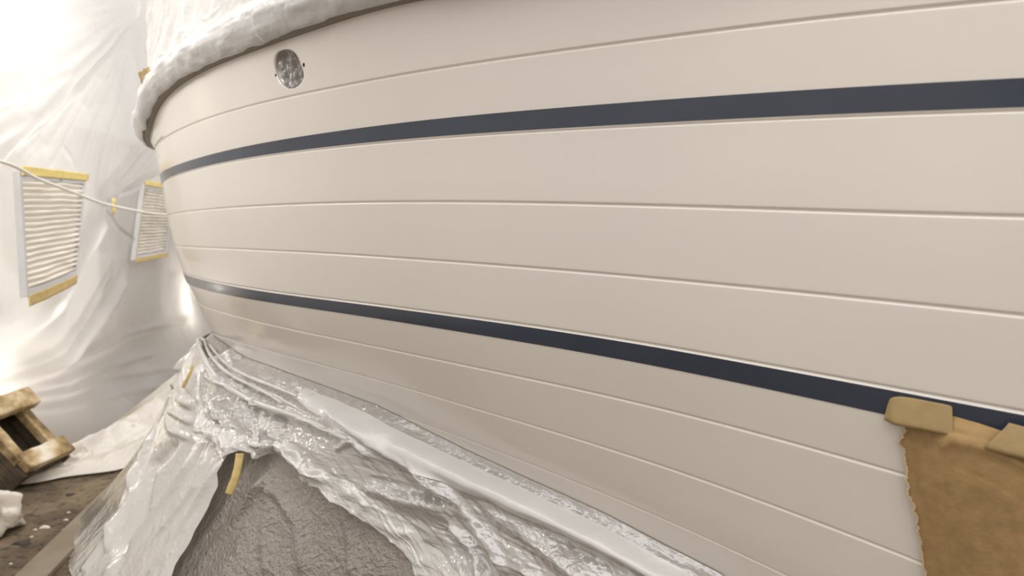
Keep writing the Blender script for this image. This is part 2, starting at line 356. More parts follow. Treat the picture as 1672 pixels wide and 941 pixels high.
for n in names:
    o, pts = LV[n]; ts, zs = [], []
    for (u, v) in pts:
        dx, dy, dz = ray(u, v)
        P, Nn = plan_at(TT); Q = P - Nn*(o*wt(TT))[:, None]; g = Q[:, 0] - dx/dy*Q[:, 1]
        s = np.where(np.diff(np.sign(g)) != 0)[0]
        i = s[0] if len(s) else int(np.argmin(np.abs(g)))
        ts.append(TT[i]); zs.append(CAM_Z + dz*(Q[i, 1]/dy))
    ts = np.array(ts); zs = np.array(zs)
    deg = {'S': 4, 'L1': 4, 'L8': 2}.get(n, 5)
    c = np.polyfit(ts-3, zs, deg); z = np.polyval(c, TD-3); fit_err.append((n, float(np.abs(np.polyval(c, ts-3)-zs).max()*1000)))
    lo, hi = ts.min(), ts.max()
    for side, lim in ((-1, lo), (1, hi)):
        s0 = np.polyval(np.polyder(c), lim-3); z0 = np.polyval(c, lim-3); s0 = np.clip(s0, -.16, .16) if n == 'S' else np.clip(s0, -.3, .3); dd = TD-lim
        ex = z0 + s0*np.sign(dd)*.5*(1-np.exp(-np.abs(dd)/.5))
        z = np.where((dd*side) > 0, ex, z)
    ZK.append(z)
print('hull fit mm', fit_err)
ZK[10] = np.where(TD > 3.0, np.minimum(ZK[10], ZK[9]-.075), ZK[10])
for k in range(1, nL): ZK[k] = np.minimum(ZK[k], ZK[k-1]-.02)
# bottom below the last visible seam, and the top edge hidden by the rail
ZK = [ZK[0]+.10] + ZK + [ZK[-1]-.13, ZK[-1]-.24, ZK[-1]*0+.30]; OFF = [-.05] + OFF + [.30, .56, .80]
names = ['TOP'] + names + ['B1', 'B2', 'B3']; nL = len(names); QI = {n: i for i, n in enumerate(names)}
ZK = np.array(ZK); OFF = np.array(OFF)
def catmull(vals, q):
    """vals (levels, n) at q (n): Catmull-Rom down the section"""
    n = vals.shape[0]; i = np.clip(np.floor(q).astype(int), 0, n-2); f = q-i; j = np.arange(vals.shape[1])
    # finite differences with monotone limiting keep narrow stripes tidy
    p0 = vals[np.maximum(i-1, 0), j]; p1 = vals[i, j]; p2 = vals[i+1, j]; p3 = vals[np.minimum(i+2, n-1), j]
    return p1, p2, p0, p3, f
def section(t, q):
    t = np.atleast_1d(np.asarray(t, float)); q = np.broadcast_to(np.asarray(q, float), t.shape)
    Z = np.stack([np.interp(t, TD, ZK[k]) for k in range(nL)]); O = OFF[:, None]*wt(t)[None, :]
    i = np.clip(np.floor(q).astype(int), 0, nL-2); f = q-i; j = np.arange(len(t))
    z = Z[i, j]*(1-f) + Z[i+1, j]*f
    # inset as a smooth function of height (cubic Hermite with slopes from neighbours)
    zi, zn = Z[i, j], Z[i+1, j]; oi, on = O[i, j], O[i+1, j]
    im, ip = np.maximum(i-1, 0), np.minimum(i+2, nL-1)
    h = zi-zn; s1 = (on-O[im, j])/np.maximum(Z[im, j]-zn, 1e-4); s2 = (O[ip, j]-oi)/np.maximum(zi-Z[ip, j], 1e-4)
    h00 = 2*f**3-3*f**2+1; h10 = f**3-2*f**2+f; h01 = -2*f**3+3*f**2; h11 = f**3-f**2
    return h00*oi + h10*h*s1 + h01*on + h11*h*s2, z
def hull_pt(t, q, out=0.0):
    t = np.atleast_1d(np.asarray(t, float)); o, z = section(t, q); P, Nn = plan_at(t)
    if np.any(out):
        o2, z2 = section(t, np.broadcast_to(np.asarray(q, float), t.shape)+.02)
        sl = (o2-o)/np.maximum(z-z2, 1e-6); c = 1/np.sqrt(1+sl**2)
        xy = P - Nn*(o - out*c)[:, None]; z = z - out*c*sl
    else: xy = P - Nn*o[:, None]
    return np.concatenate([xy, z[:, None]], -1)
# lookup from a sight line to the hull
tG, qG = np.meshgrid(np.linspace(.3, T_END, 900), np.linspace(0, nL-1, 400)); hG = hull_pt(tG.ravel(), qG.ravel()).reshape(400, 900, 3)
uG, vG = project(hG)
_, nG = plan_at(tG.ravel()); facing = ((hG[..., :2]*nG.reshape(400, 900, 2)).sum(-1) < 0) & (hG[..., 1] > .2)
distG = np.linalg.norm(hG - np.array([0, 0, CAM_Z]), axis=-1)
def find_hull(u, v):
    d = np.where(facing, (uG-u)**2 + (vG-v)**2, 1e12); d = np.where(d < max(d.min()*1.5, 9), d*.01 + distG*100, 1e13); k = int(np.argmin(d)); t, q = tG.flat[k], qG.flat[k]
    for _ in range(6):
        p = np.array([project(hull_pt(a, b)[0]) for a, b in ((t, q), (t+.002, q), (t, q+.01))])
        J = np.array([(p[1]-p[0])/.002, (p[2]-p[0])/.01]).T; r = np.array([u, v])-p[0]
        if np.abs(r).max() < .02: break
        try: st = np.linalg.solve(J, r)
        except Exception: break
        t += float(np.clip(st[0], -.05, .05)); q += float(np.clip(st[1], -.3, .3)); q = min(max(q, 0), nL-1.01)
    return t, q

# rows down the section
rows = []   # (q, slide in metres down the section, depth in metres)
GR = [(-7, 0), (-4.4, 0), (-3.5, .2), (-2.3, 1.7), (-1.0, 3.1), (0, 3.5), (1.0, 3.1), (2.3, 1.7), (3.5, .2), (4.4, 0), (7, 0)]
groove = {'L1': 0, 'UB': 2.9, 'L3': 0, 'L4': 0, 'L5': 0, 'L6': 0, 'L7': 0, 'L8': 0}
stripe_rows = {}
for k, n in enumerate(names):
    if n == 'UT': rows.append((k, 0, 0)); stripe_rows['U0'] = len(rows)-1
    if n == 'UB': rows.append((k, -.0019, 0)); stripe_rows['U1'] = len(rows)-1
    if n in groove:
        gs = .65 if n == 'UB' else 1
        for s, d in GR: rows.append((k, (s*gs+groove[n])*.001, d*gs*.001))
    elif n not in ('UT', 'UB'): rows.append((k, 0, 0))
    if n == 'L5': stripe_rows['L0'] = len(rows)-2
    if n == 'LB': stripe_rows['L1'] = len(rows)-1
    if k < nL-1:
        fr = (.33, .66) if n in ('UT', 'L5') else (.14, .3, .45, .6, .75, .88)
        if n == 'S': fr = (.12, .24, .36, .48, .6, .72, .84, .92)
        for f in fr:
            if n == 'L5' and f < .35: continue
            rows.append((k+f, 0, 0))
ncol = 260
tc_ = np.linspace(0, T_END, ncol)
def row_pts(t, q, s, d):
    P = hull_pt(t, q)
    if s or d:
        P2 = hull_pt(t, np.full_like(t, q)+.05); tv = P2-P; tv /= np.linalg.norm(tv, axis=1)[:, None]
        _, Nn = plan_at(t); out = np.concatenate([Nn, np.zeros((len(t), 1))], -1); out = out - tv*(out*tv).sum(1)[:, None]; out /= np.linalg.norm(out, axis=1)[:, None]
        P = P + tv*s - out*d
    return P
near = np.stack([row_pts(tc_, q, s, d) for q, s, d in rows])        # rows x cols x 3
C0 = PP[-1]; ax_b = np.array([.78, -.62])/math.hypot(.78, .62)
def mirror(P):
    v = P[..., :2]-C0; a = v@ax_b; w = a[..., None]*ax_b; return np.concatenate([C0 + 2*w - v, P[..., 2:]], -1)
# keep the deep bottom sections from crossing the centreline
perp = np.array([ax_b[1], -ax_b[0]]); perp *= np.sign((PP[0]-C0)@perp)
dd = (near[..., :2]-C0)@perp; near[..., :2] += (np.maximum(.01-dd, 0))[..., None]*perp
far = mirror(near)[:, ::-1][:, 1:]
full = np.concatenate([near, far], 1); nr, nc = full.shape[:2]
V = list(full.reshape(-1, 3)); Fq = grid_faces(nr, nc).tolist()
# opening for the fitting in the top plank: cut a rectangle out of the grid and ring it to the outline
hole_px = [(448.6, 98.7), (449.6, 91), (452, 86.3), (456, 83.2), (461.5, 81.2), (468, 80), (474, 81), (479.7, 84.3), (484, 89), (487.4, 94.9), (490, 101), (492, 108), (494.6, 114), (496, 119.7), (496, 124), (495, 128.4), (492, 136),
           (488, 140), (483.5, 143), (479, 145), (474, 145.7), (469.5, 144.8), (466.3, 142.7), (462, 139.5), (458.7, 135), (455, 129), (452, 121.6), (449.5, 115), (448.6, 108)]
hole_tq = np.array([find_hull(*p) for p in hole_px]); hc = hole_tq.mean(0)
i0 = int(np.searchsorted(tc_, hole_tq[:, 0].min()))-3; i1 = int(np.searchsorted(tc_, hole_tq[:, 0].max()))+2
rq = [r[0] for r in rows]; kS, k1 = rq.index(QI['S']), rq.index(QI['L1'])
r0 = max([j for j in range(kS, k1) if rq[j] < hole_tq[:, 1].min()-.06] or [kS]); r1 = min([j for j in range(kS, k1+1) if rq[j] > hole_tq[:, 1].max()+.03])
kill = set((j*nc+i) for j in range(r0, r1) for i in range(i0, i1))
Fq = [f for f in Fq if f[0] not in kill]
loop = [(r0, i) for i in range(i0, i1)] + [(j, i1) for j in range(r0, r1)] + [(r1, i) for i in range(i1, i0, -1)] + [(j, i0) for j in range(r1, r0, -1)]
sT, sQ = .1, 1.0
lp = np.array([(tc_[i], rq[j]) for j, i in loop])
def ang(a): return np.arctan2((a[..., 1]-hc[1])/.75, (a[..., 0]-hc[0])/.11)
# dense outline resampled at the loop's angles
ha = ang(hole_tq); od = np.argsort(ha); hs = hole_tq[od]; ha = ha[od]
ha3 = np.concatenate([ha-2*math.pi, ha, ha+2*math.pi]); hs3 = np.concatenate([hs, hs, hs])
la = ang(lp); inner = np.stack([np.interp(la, ha3, hs3[:, i]) for i in (0, 1)], -1)
prev = [j*nc+i for j, i in loop]; NRING = 5
for r in range(1, NRING+1):
    w = (r/NRING)**.8; tq = lp*(1-w)+inner*w; pts = hull_pt(tq[:, 0], tq[:, 1]); st = len(V); V += list(pts); cur = list(range(st, st+len(pts)))
    for a in range(len(cur)):
        b = (a+1) % len(cur); Fq.append((prev[a], prev[b], cur[b], cur[a]))
    prev = cur
for dep, grow in ((.0025, .0), (.008, -.0), (.025, 0), (.07, 0)):     # the skin's rolled-in rim
    pts = hull_pt(inner[:, 0], inner[:, 1], -dep); st = len(V); V += list(pts); cur = list(range(st, st+len(pts)))
    for a in range(len(cur)):
        b = (a+1) % len(cur); Fq.append((prev[a], prev[b], cur[b], cur[a]))
    prev = cur
boat = empty('boat', (float(C0[0]), float(C0[1]), 0.0))
tag(boat, 'cream painted boat hull with grooved planking and two navy stripes', 'boat')
hull = mesh_obj('hull', V, Fq, M_hull, boat)
def stripe(r0, r1, label):
    sub = np.stack([row_pts(np.linspace(0, T_END, 320), q, s, d) for q, s, d in [rows[r0]] + [rows[r] for r in range(r0+1, r1)] + [rows[r1]]])
    _, Nn = plan_at(np.linspace(0, T_END, 320)); sub[..., :2] += Nn[None]*.0009
    far = mirror(sub)[:, ::-1][:, 1:]
    o = sheet('stripe', np.concatenate([sub, far], 1), M_stripe, boat); o['label'] = label; return o
stripe(stripe_rows['U0'], stripe_rows['U1'], 'navy stripe below the top planks')
stripe(stripe_rows['L0'], stripe_rows['L1'], 'navy waterline stripe')

# rubbing rail under the wrapping
tr_ = np.linspace(.3, T_END, 300)
def sheer_pt(t, out, up):
    P = hull_pt(t, np.full_like(t, QI['S'])); _, Nn = plan_at(t)
    return np.concatenate([P[:, :2] + Nn*np.asarray(out)[..., None], (P[:, 2]+up)[:, None]], -1)
prof = [(-.004, .0), (.016, .001), (.024, .008), (.028, .022), (.028, .055), (.02, .075), (-.004, .085)]
Pr = np.stack([sheer_pt(tr_, np.full_like(tr_, o), u) for o, u in prof]); Pr = np.concatenate([Pr, mirror(Pr)[:, ::-1][:, 1:]], 1)
sheet('rub_rail', Pr, M_rail, boat)
# two little screw holes beside the opening
for (u, v, ru, rv) in ((496.2, 106, 1.5, 3.4), (450.4, 122.8, 1.1, 2.3)):
    c_ = find_hull(u, v); vv, ff = [], []
    P0 = hull_pt(c_[0], c_[1])[0]
    ring = np.array([find_hull(u+ru*math.cos(a), v+rv*math.sin(a)) for a in np.linspace(0, 2*math.pi, 15)[:-1]])
    a_ = hull_pt(ring[:, 0], ring[:, 1], .0007); b_ = hull_pt(ring[:, 0], ring[:, 1], -.006)
    vv = list(a_)+list(b_); n = 14
    ff = [tuple(range(n))] + [(k, (k+1) % n, n+(k+1) % n, n+k) for k in range(n)] + [tuple(range(2*n-1, n-1, -1))]
    mesh_obj('screw_hole', vv, ff, M_dark, boat, False)['label'] = 'small dark screw hole'

# crumpled film stuffed in the opening
g = 60; A, B = np.meshgrid(np.linspace(0, 1, g), np.linspace(0, 2*math.pi, g*2)); ring = np.stack([np.interp(((B+math.pi) % (2*math.pi))-math.pi, ha3, hs3[:, i]) for i in (0, 1)], -1)
tq = hc + (ring-hc)*(A*.995)[..., None]; P0 = hull_pt(tq[..., 0].ravel(), tq[..., 1].ravel()).reshape(g*2, g, 3)
cr_ = 1-A**8
dep = .005 + .022*(1-A**5) + cr_*(.022*(ridged(P0, (.018, .018, .06), 21)-.5) - .009*noise(P0, (.015, .015, .06), 22) + .006*noise(P0, (.008, .008, .03), 25))
dep = np.maximum(dep, .004)
P0 = hull_pt(tq[..., 0].ravel(), tq[..., 1].ravel(), -dep.ravel()).reshape(g*2, g, 3)
tag(sheet('film_plug', P0, M_plug, None), 'crumpled clear film stuffed in the oval hull opening', 'plastic film')

# ------------------------------------------------------------------ film over rail and deck
def rail_film(name, t0, t1, nt_, extra, seed, label, top=.95, edge=True):
    t = np.linspace(t0, t1, nt_); pr = [(.022, .004), (.030, .006), (.040, .014), (.049, .026), (.056, .042), (.057, .058), (.050, .076), (.037, .092), (.02, .104), (.004, .114)]
    pr = np.array(pr + [(-.003, .13), (-.006, .16)] + [(-.008 - .06*(u/1.0), .16+u) for u in np.linspace(.03, top, 46)])
    s = np.concatenate([[0], np.cumsum(np.linalg.norm(np.diff(pr, axis=0), axis=1))]); ns = 110
    ss = np.concatenate([np.linspace(0, .2, 50), np.linspace(.2, s[-1], 61)[1:]])[:ns]
    po = np.stack([np.interp(ss, s, pr[:, i]) for i in (0, 1)], -1)
    P = np.stack([sheer_pt(t, np.full_like(t, o+extra), u) for o, u in po]); up = po[:, 1][:, None]*np.ones(len(t))
    Q = np.stack([np.broadcast_to(t, up.shape), up, 0*up], -1)
    _, Nn = plan_at(t); amp = smooth01((up-.03)/.06)
    slant = Q.copy(); slant[..., 0] += .7*up
    d = (.010*ridged(slant, (.10, .4, 1), seed) + .016*noise(slant, (.16, .5, 1), seed+1))*smooth01((up-.10)/.1) + .008*(ridged(Q, (.09, .035, 1), seed+2)-.5)*amp*(up < .2) + .004*noise(Q, (.05, .02, 1), seed+3)
    d += .022*(ridged(slant, (.22, .55, 1), seed+5, 2)-.5)*smooth01((up-.14)/.1)
    P[..., :2] += Nn[None]*d[..., None]; P[..., 2] += .008*noise(Q, (.07, .1, 1), seed+4)*amp
    lip = np.exp(-(up/.02)**2); P[..., 2] -= .006*lip*(.5+.5*noise(Q, (.05, 1, 1), seed+6))
    return tag(sheet(name, P, M_deckfilm, None, .0012), label, 'plastic film')
t_seam = find_hull(446, 69)[0]
# the first length goes right round the stern
def round_stern(name, t0, seed, label):
    o = rail_film(name, t0, T_END, 420, 0.0, seed, label); return o
round_stern('masking_film', t_seam-.06, 31, 'white film wrapped over the rail at the rounded stern end')
rail_film('masking_film', 1.2, t_seam, 260, .006, 31, 'white film over the rail, its cut edge lapping above the oval opening')
# twist of tape holding the film end at the stern quarter
def film_patch(name, pxs, off, mat, label, cat='tape', n=(10, 24), wave=.002, thick=.0008):
    """a strip lying along 3-D points with a given half width direction"""
    (a, b, Y0, Y1) = pxs
    P = np.zeros((n[0], n[1], 3))
    for i, w in enumerate(np.linspace(0, 1, n[0])):
        for j, s in enumerate(np.linspace(0, 1, n[1])):
            m = s*(len(a)-1); k = min(int(m), len(a)-2); f = m-k
            A_ = np.array(a[k])*(1-f)+np.array(a[k+1])*f; B_ = np.array(b[k])*(1-f)+np.array(b[k+1])*f
            u, v = A_*(1-w)+B_*w; Yd = (Y0*(1-s)+Y1*s); P[i, j] = at_y(u, v, Yd)
    P += wave*np.stack([noise(P, .02, 60+c) for c in range(3)], -1)
    return tag(sheet(name, P, mat, None, thick), label, cat)
t_q = find_hull(256, 205)[0]
Pq = sheer_pt(np.array([t_q]), np.array([.06]), .06)[0]
film_patch('tape_twist', ([(228, 120), (234, 114), (242, 110), (250, 115)], [(230, 137), (235, 132), (240, 126), (246, 124)], Pq[1]-.05, Pq[1]-.10), 0, M_tape, 'beige tape twisted round the wrapped rail at the stern', n=(12, 24), wave=.006)

# ------------------------------------------------------------------ skirts of film hanging from the hull
W_px = [(331, 531), (350, 549), (365, 560), (400, 584), (440, 598), (505, 622), (560, 642), (616, 663), (691, 701), (761.5, 736), (860, 781.6), (993, 842), (1086, 891), (1184, 941)]
Wtq = np.array([find_hull(*p) for p in W_px]); o_ = np.argsort(Wtq[:, 0])
print('waterline', np.round(Wtq, 2).tolist())
Wt, Wq = Wtq[o_, 0], Wtq[o_, 1]
def q_water(t): return np.interp(t, Wt, Wq, left=Wq[0]+.25)
tA0, tA1 = .5, T_END
def water_pt(t, out=0.0): return hull_pt(t, q_water(t), out)
def skirt_pt(t, b, out=0.0):
    """drape below the masking line; b 0 at the hull, 1 on the floor"""
    t = np.asarray(t, float); sh = t.shape; tt = t.ravel(); bb = np.broadcast_to(b, sh).ravel(); oo = np.broadcast_to(out, sh).ravel()
    Wp = water_pt(tt, .004); _, Nn = plan_at(tt); st = smooth01((tt-2.9)/1.2)
    Fl = .22 + .22*st; shelf = (.015+.055*st)*(1-np.exp(-bb/.06))
    r = Fl*(.35*bb + .65*bb**2.2) + shelf + oo
    xy = Wp[:, :2] + Nn*r[:, None]; z = Wp[:, 2]*(1-bb) + .004
    return np.concatenate([xy, z[:, None]], -1).reshape(sh + (3,))
tS, bS = np.meshgrid(np.linspace(tA0, tA1, 700), np.linspace(0, 1, 300)); sG = skirt_pt(tS, bS); suG, svG = project(sG)
_, nS = plan_at(tS.ravel()); nS = nS.reshape(tS.shape + (2,)); sface = (sG[..., :2]*nS).sum(-1) < .05
sdist = np.linalg.norm(sG - np.array([0, 0, CAM_Z]), axis=-1)
def find_skirt(u, v):
    d = np.where(sface, (suG-u)**2 + (svG-v)**2, 1e12); d = np.where(d < max(d.min()*1.5, 9), d*.01 + sdist*100, 1e13); k = int(np.argmin(d)); return tS.flat[k], bS.flat[k]
def sk3(px, out=0.0): return [skirt_pt(np.array([find_skirt(*p)[0]]), np.array([find_skirt(*p)[1]]), out)[0] for p in px]
def fold(D, P, px, A, w, out=0.0, taper=True, side=0.0):
    d, f = dist_poly(P, sk3(px, out)); e = np.exp(-(d/w)**2)
    if taper: e = e*np.clip(np.minimum(f*7, (1-f)*7)+.2, 0, 1)
    return D + A*e
def N3(t):
    _, Nn = plan_at(t.ravel()); return np.concatenate([Nn, np.zeros((len(Nn), 1))], -1).reshape(t.shape + (3,))
# 1: long skirt to the floor
ts, bs = np.meshgrid(np.linspace(tA0, tA1, 620), np.linspace(0, 1, 300)); P = skirt_pt(ts, bs); D = np.zeros(ts.shape)
arc = np.stack([ts, bs*.9, 0*ts], -1)
D += .012*noise(arc, (.16, .9, 1), 70)*smooth01(bs*2) + .010*noise(arc, (.07, .8, 1), 71)*smooth01((bs-.2)*2)*.7
for px, A, w in [([(440, 772), (400, 820), (345, 880), (296, 941)], .035, .022), ([(445, 780), (438, 860), (440, 941)], .022, .018), ([(440, 775), (490, 850), (500, 941)], .022, .02), ([(560, 820), (572, 880), (575, 941)], .02, .016),
                 ([(392, 752), (370, 800), (318, 880), (270, 941)], .03, .02), ([(330, 735), (290, 800), (230, 880), (180, 941)], .022, .025), ([(345, 745), (330, 790), (280, 860)], .016, .015),
                 ([(300, 570), (290, 620), (310, 652), (332, 660)], .016, .016), ([(283, 606), (292, 640), (325, 664)], .02, .012), ([(276, 632), (290, 668), (330, 690)], .02, .012), ([(270, 660), (290, 700), (325, 715)], .018, .014),
                 ([(330, 545), (318, 590), (322, 640)], .02, .012), ([(318, 548), (300, 580), (290, 600)], .018, .012), ([(262, 690), (225, 800), (205, 860)], .018, .02), ([(225, 850), (190, 890), (150, 930)], .02, .02), ([(300, 720), (260, 760), (240, 830), (200, 930)], .02, .03)]:
    D = fold(D, P, px, A, w)
D += .005*(ridged(arc, (.05, .22, 1), 73, 2)-.4)
D *= smooth01(bs*14)
cov = smooth01((ts-3.85)/.15); D = D*(1-.7*cov) - .03*cov*smooth01(bs*6)
P = P + N3(ts)*(D - .028*smooth01(bs*8)*smooth01((3.3-ts)/.5))[..., None]; P[-1, :, 2] = .004
tag(sheet('plastic_skirt', P, M_skirt), 'long translucent plastic sheet hanging from under the hull to the floor', 'plastic sheet')
# 2: upper apron with its ragged hem
hem_px = [(343, 600), (337, 640), (330, 665), (338, 712), (362, 722), (385, 742), (410, 738), (432, 742), (470, 742), (498, 764), (520, 790), (560, 806), (600, 834), (640, 868), (668, 905), (690, 941)]
hem = np.array([find_skirt(*p) for p in hem_px]); oh = np.argsort(hem[:, 0]); ht, hb = hem[oh, 0], hem[oh, 1]
print('hem', np.round(hem, 2).tolist())
t_lo, t_hi = .5, ht.max()
ta = np.linspace(t_lo, t_hi, 640); hemb = np.interp(ta, ht, hb, left=hb[0]+.0)
hemb = np.where(ta < ht[0], np.minimum(hb[0] + (ht[0]-ta)*.35, .93), hemb)
hemb = hemb +   .011*noise(np.stack([ta, 0*ta, 0*ta], -1), (.06, 1, 1), 80) + .004*noise(np.stack([ta, 0*ta, 0*ta], -1), (.02, 1, 1), 81)
cs = np.concatenate([np.linspace(0, .8, 190), np.linspace(.8, 1, 71)[1:]])
tA, cA = np.meshgrid(ta, cs); bA = cA*hemb[None, :]; OUT = .022
P = skirt_pt(tA, bA, 0.0); D = np.zeros(tA.shape)
arc = np.stack([tA, bA*.9, 0*tA], -1); sl = arc.copy(); sl[..., 0] = tA + bA*.55
D += .020*noise(sl, (.22, .10, 1), 82)
sl2 = arc.copy(); sl2[..., 0] = tA + bA*1.1; sl3 = arc.copy(); sl3[..., 0] = tA - bA*.5
D += .010*(ridged(sl, (.26, .06, 1), 83)-.45) + .0065*(ridged(sl2, (.030, .16, 1), 84, 2)-.45)*smooth01(bA*5) + .003*(ridged(sl3, (.06, .016, 1), 88, 2)-.45)
for px, A, w in [([(333, 530), (350, 574), (375, 614), (437, 652), (527, 684), (588, 712)], .034, .014), ([(380, 590), (430, 622), (480, 650), (540, 676)], .02, .010), ([(345, 550), (390, 596), (420, 612)], .016, .010),
                 ([(408, 640), (425, 690), (438, 732)], .026, .013), ([(425, 650), (434, 690), (441, 732)], .022, .008), ([(398, 650), (410, 690), (436, 735)], .02, .012), ([(455, 680), (466, 705), (500, 740), (560, 790)], .022, .018),
                 ([(436, 640), (448, 700), (444, 735)], .018, .009), ([(540, 660), (600, 700), (680, 755), (760, 815)], .02, .014), ([(690, 742), (740, 800), (800, 870), (850, 941)], .022, .016), ([(680, 740), (720, 790), (745, 820)], .014, .008),
                 ([(600, 790), (680, 810), (780, 840)], .018, .014), ([(740, 848), (775, 890), (800, 941)], .03, .012), ([(640, 800), (760, 850), (880, 920)], .014, .018), ([(560, 730), (590, 714), (620, 742)], .016, .010), ([(800, 830), (900, 890), (980, 941)], .016, .02),
                 ([(352, 640), (380, 690), (395, 735)], .016, .012), ([(370, 630), (372, 680), (360, 715)], .014, .010)]:
    D = fold(D, P, px, A, w)
crum = smooth01((cA-.76)/.10)*(.35+.65*smooth01((tA-1.6)/.6))
D += crum*(.014 + .026*(ridged(P, (.11, .11, .08), 85, 1)-.3) + .010*noise(P, (.06, .06, .05), 86))
D *= smooth01(bA*22)
# the stiff taped margin that follows the hull
mrg = np.exp(-((bA-.075)/.040)**2)*(1-smooth01((tA-3.25)/.35)); D = D*(1-.85*mrg) + .020*mrg
P = P + N3(tA)*(D + (OUT+.014*smooth01((tA-3.8)*4))*smooth01(bA*12))[..., None]
P[..., 2] += (crum*.010*noise(P, (.08, .08, .08), 87))
P[..., 2] = np.maximum(P[..., 2], .01)
kc = int(np.searchsorted(cs, .76)); ap = sheet('plastic_apron', P[:kc+1], M_apron, None)
sheet('crumpled_hem', P[kc:], M_hem, ap)['label'] = 'bunched whiter hem'
m0 = int(np.searchsorted(ta, 3.84)); uu = np.linspace(0, 1, 15); PM = []
for j in range(m0):                               # the whiter taped margin strip
    tw = float(smooth01((3.90-ta[j])/.6)); bj = .030 - .012*(1-tw) + (.035+.05*tw)*uu; PM.append(np.stack([np.interp(bj, bA[:, j], P[:, j, c]) for c in range(3)], -1))
PM = np.array(PM).transpose(1, 0, 2); PM = PM + N3(np.broadcast_to(ta[:m0], PM.shape[:2]))*(.004+.004*np.sin(math.pi*uu))[:, None, None] + .0015*np.stack([noise(PM, (.06, .06, .02), 160+c) for c in range(3)], -1)
sheet('taped_margin', PM, M_margin, ap)['label'] = 'smooth whiter margin strip along the hull'
for px, r_ in (([(333, 531), (341, 552), (352, 577), (375, 614), (404, 635), (437, 652), (480, 667), (527, 684), (560, 700), (588, 712)], .010), ([(340, 545), (362, 575), (392, 603), (436, 626), (480, 652)], .006), ([(352, 556), (385, 584), (420, 606), (465, 624), (505, 640)], .007)):
    pts = np.array(sk3(px, .045)); pts[0] = skirt_pt(np.array([find_skirt(*px[0])[0]]), np.array([.02]), .012)[0]; cl_ = spline(np.arange(len(pts)), pts)(np.linspace(0, len(pts)-1, 90))
    rr_ = r_*(.5+.5*np.sin(np.linspace(.25, math.pi-.15, 90)))*(1+.12*np.sin(np.arange(90)*.37)+.06*np.sin(np.arange(90)*.9)); tube('twisted_fold', cl_, rr_, M_margin, ap, 12)['label'] = 'bright twisted fold of film'
tag(ap, 'crinkled clear plastic apron taped along the hull with a ragged crumpled hem', 'plastic sheet')

# 3: smoother drape over the stern end, its free edge falling from the hem to the floor
ed_px = [(352, 600), (366, 660), (384, 735), (372, 790), (345, 840), (318, 890), (290, 941)]
edd = np.array([find_skirt(*p) for p in ed_px]); print('drape', np.round(edd, 2).tolist())
cb = np.linspace(0, 1, 260); bo = np.argsort(edd[:, 1]); tr = np.interp(.3+.7*cb, edd[bo, 1], edd[bo, 0]); tr = tr + .008*noise(np.stack([cb, 0*cb, 0*cb], -1), .09, 150)
cw = np.concatenate([np.linspace(0, .18, 90), np.linspace(.18, 1, 261)[1:]]); Td = tr[:, None]*(1-cw)[None] + T_END*cw[None]
b0 = np.where(Td < 4.40, np.interp(Td, ht, hb)-.02, 0); b0 = np.interp(Td, [3.5, 4.1, 4.3, 4.42, 4.52, 4.7], [.30, .31, .30, .2, .08, .03]); Bd = b0 + (1-b0)*cb[:, None]
P = skirt_pt(Td, Bd); D = np.zeros(Td.shape); edge_m = np.exp(-(((Td-tr[:, None])-.03)/.03)**2)
arc = np.stack([Td, Bd*.9, 0*Td], -1); D += .018*noise(arc, (.18, .9, 1), 151) + .008*noise(arc, (.08, .6, 1), 152)*smooth01(Bd*1.5)
under = smooth01((np.interp(Td, ht, hb, left=.4, right=0)-.02-Bd)*14); under = under*smooth01((4.42-Td)*8)
for px, A, w in [([(384, 745), (350, 800), (300, 880), (255, 941)], .02, .016), ([(330, 735), (290, 800), (230, 880), (180, 941)], .026, .025), ([(345, 745), (330, 790), (270, 870)], .018, .015),
                 ([(300, 570), (290, 620), (310, 652), (332, 660)], .012, .014), ([(283, 606), (292, 640), (325, 664)], .012, .012), ([(276, 632), (290, 668), (330, 690)], .013, .013), ([(270, 660), (290, 700), (325, 715)], .011, .014),
                 ([(330, 545), (318, 590), (322, 640)], .024, .012), ([(318, 552), (300, 580), (290, 600)], .02, .012), ([(262, 690), (225, 800), (205, 860)], .024, .018), ([(215, 840), (180, 890), (150, 930)], .016, .022),
                 ([(300, 720), (260, 760), (240, 830), (200, 930)], -.03, .03), ([(250, 720), (232, 800), (190, 900)], .018, .012), ([(205, 850), (200, 900), (150, 941)], .014, .024)]:
    D = fold(D, P, px, A, w)
D += .0035*(ridged(arc, (.07, .35, 1), 153, 2)-.4) + .0022*(ridged(P, (.05, .05, .05), 154, 2)-.4) + edge_m*(.018 + .008*(ridged(P, (.04, .04, .08), 155, 2)-.4))
D *= smooth01(cb*10)[:, None]; D = D*(1-.75*under) - .020*under
P = P + N3(Td)*(D + .016)[..., None]; P[..., 2] = np.maximum(P[..., 2], .005)
tag(sheet('plastic_drape', P, M_drape), 'smooth pale plastic sheet draped from under the rounded stern to the floor by the plank', 'plastic sheet')

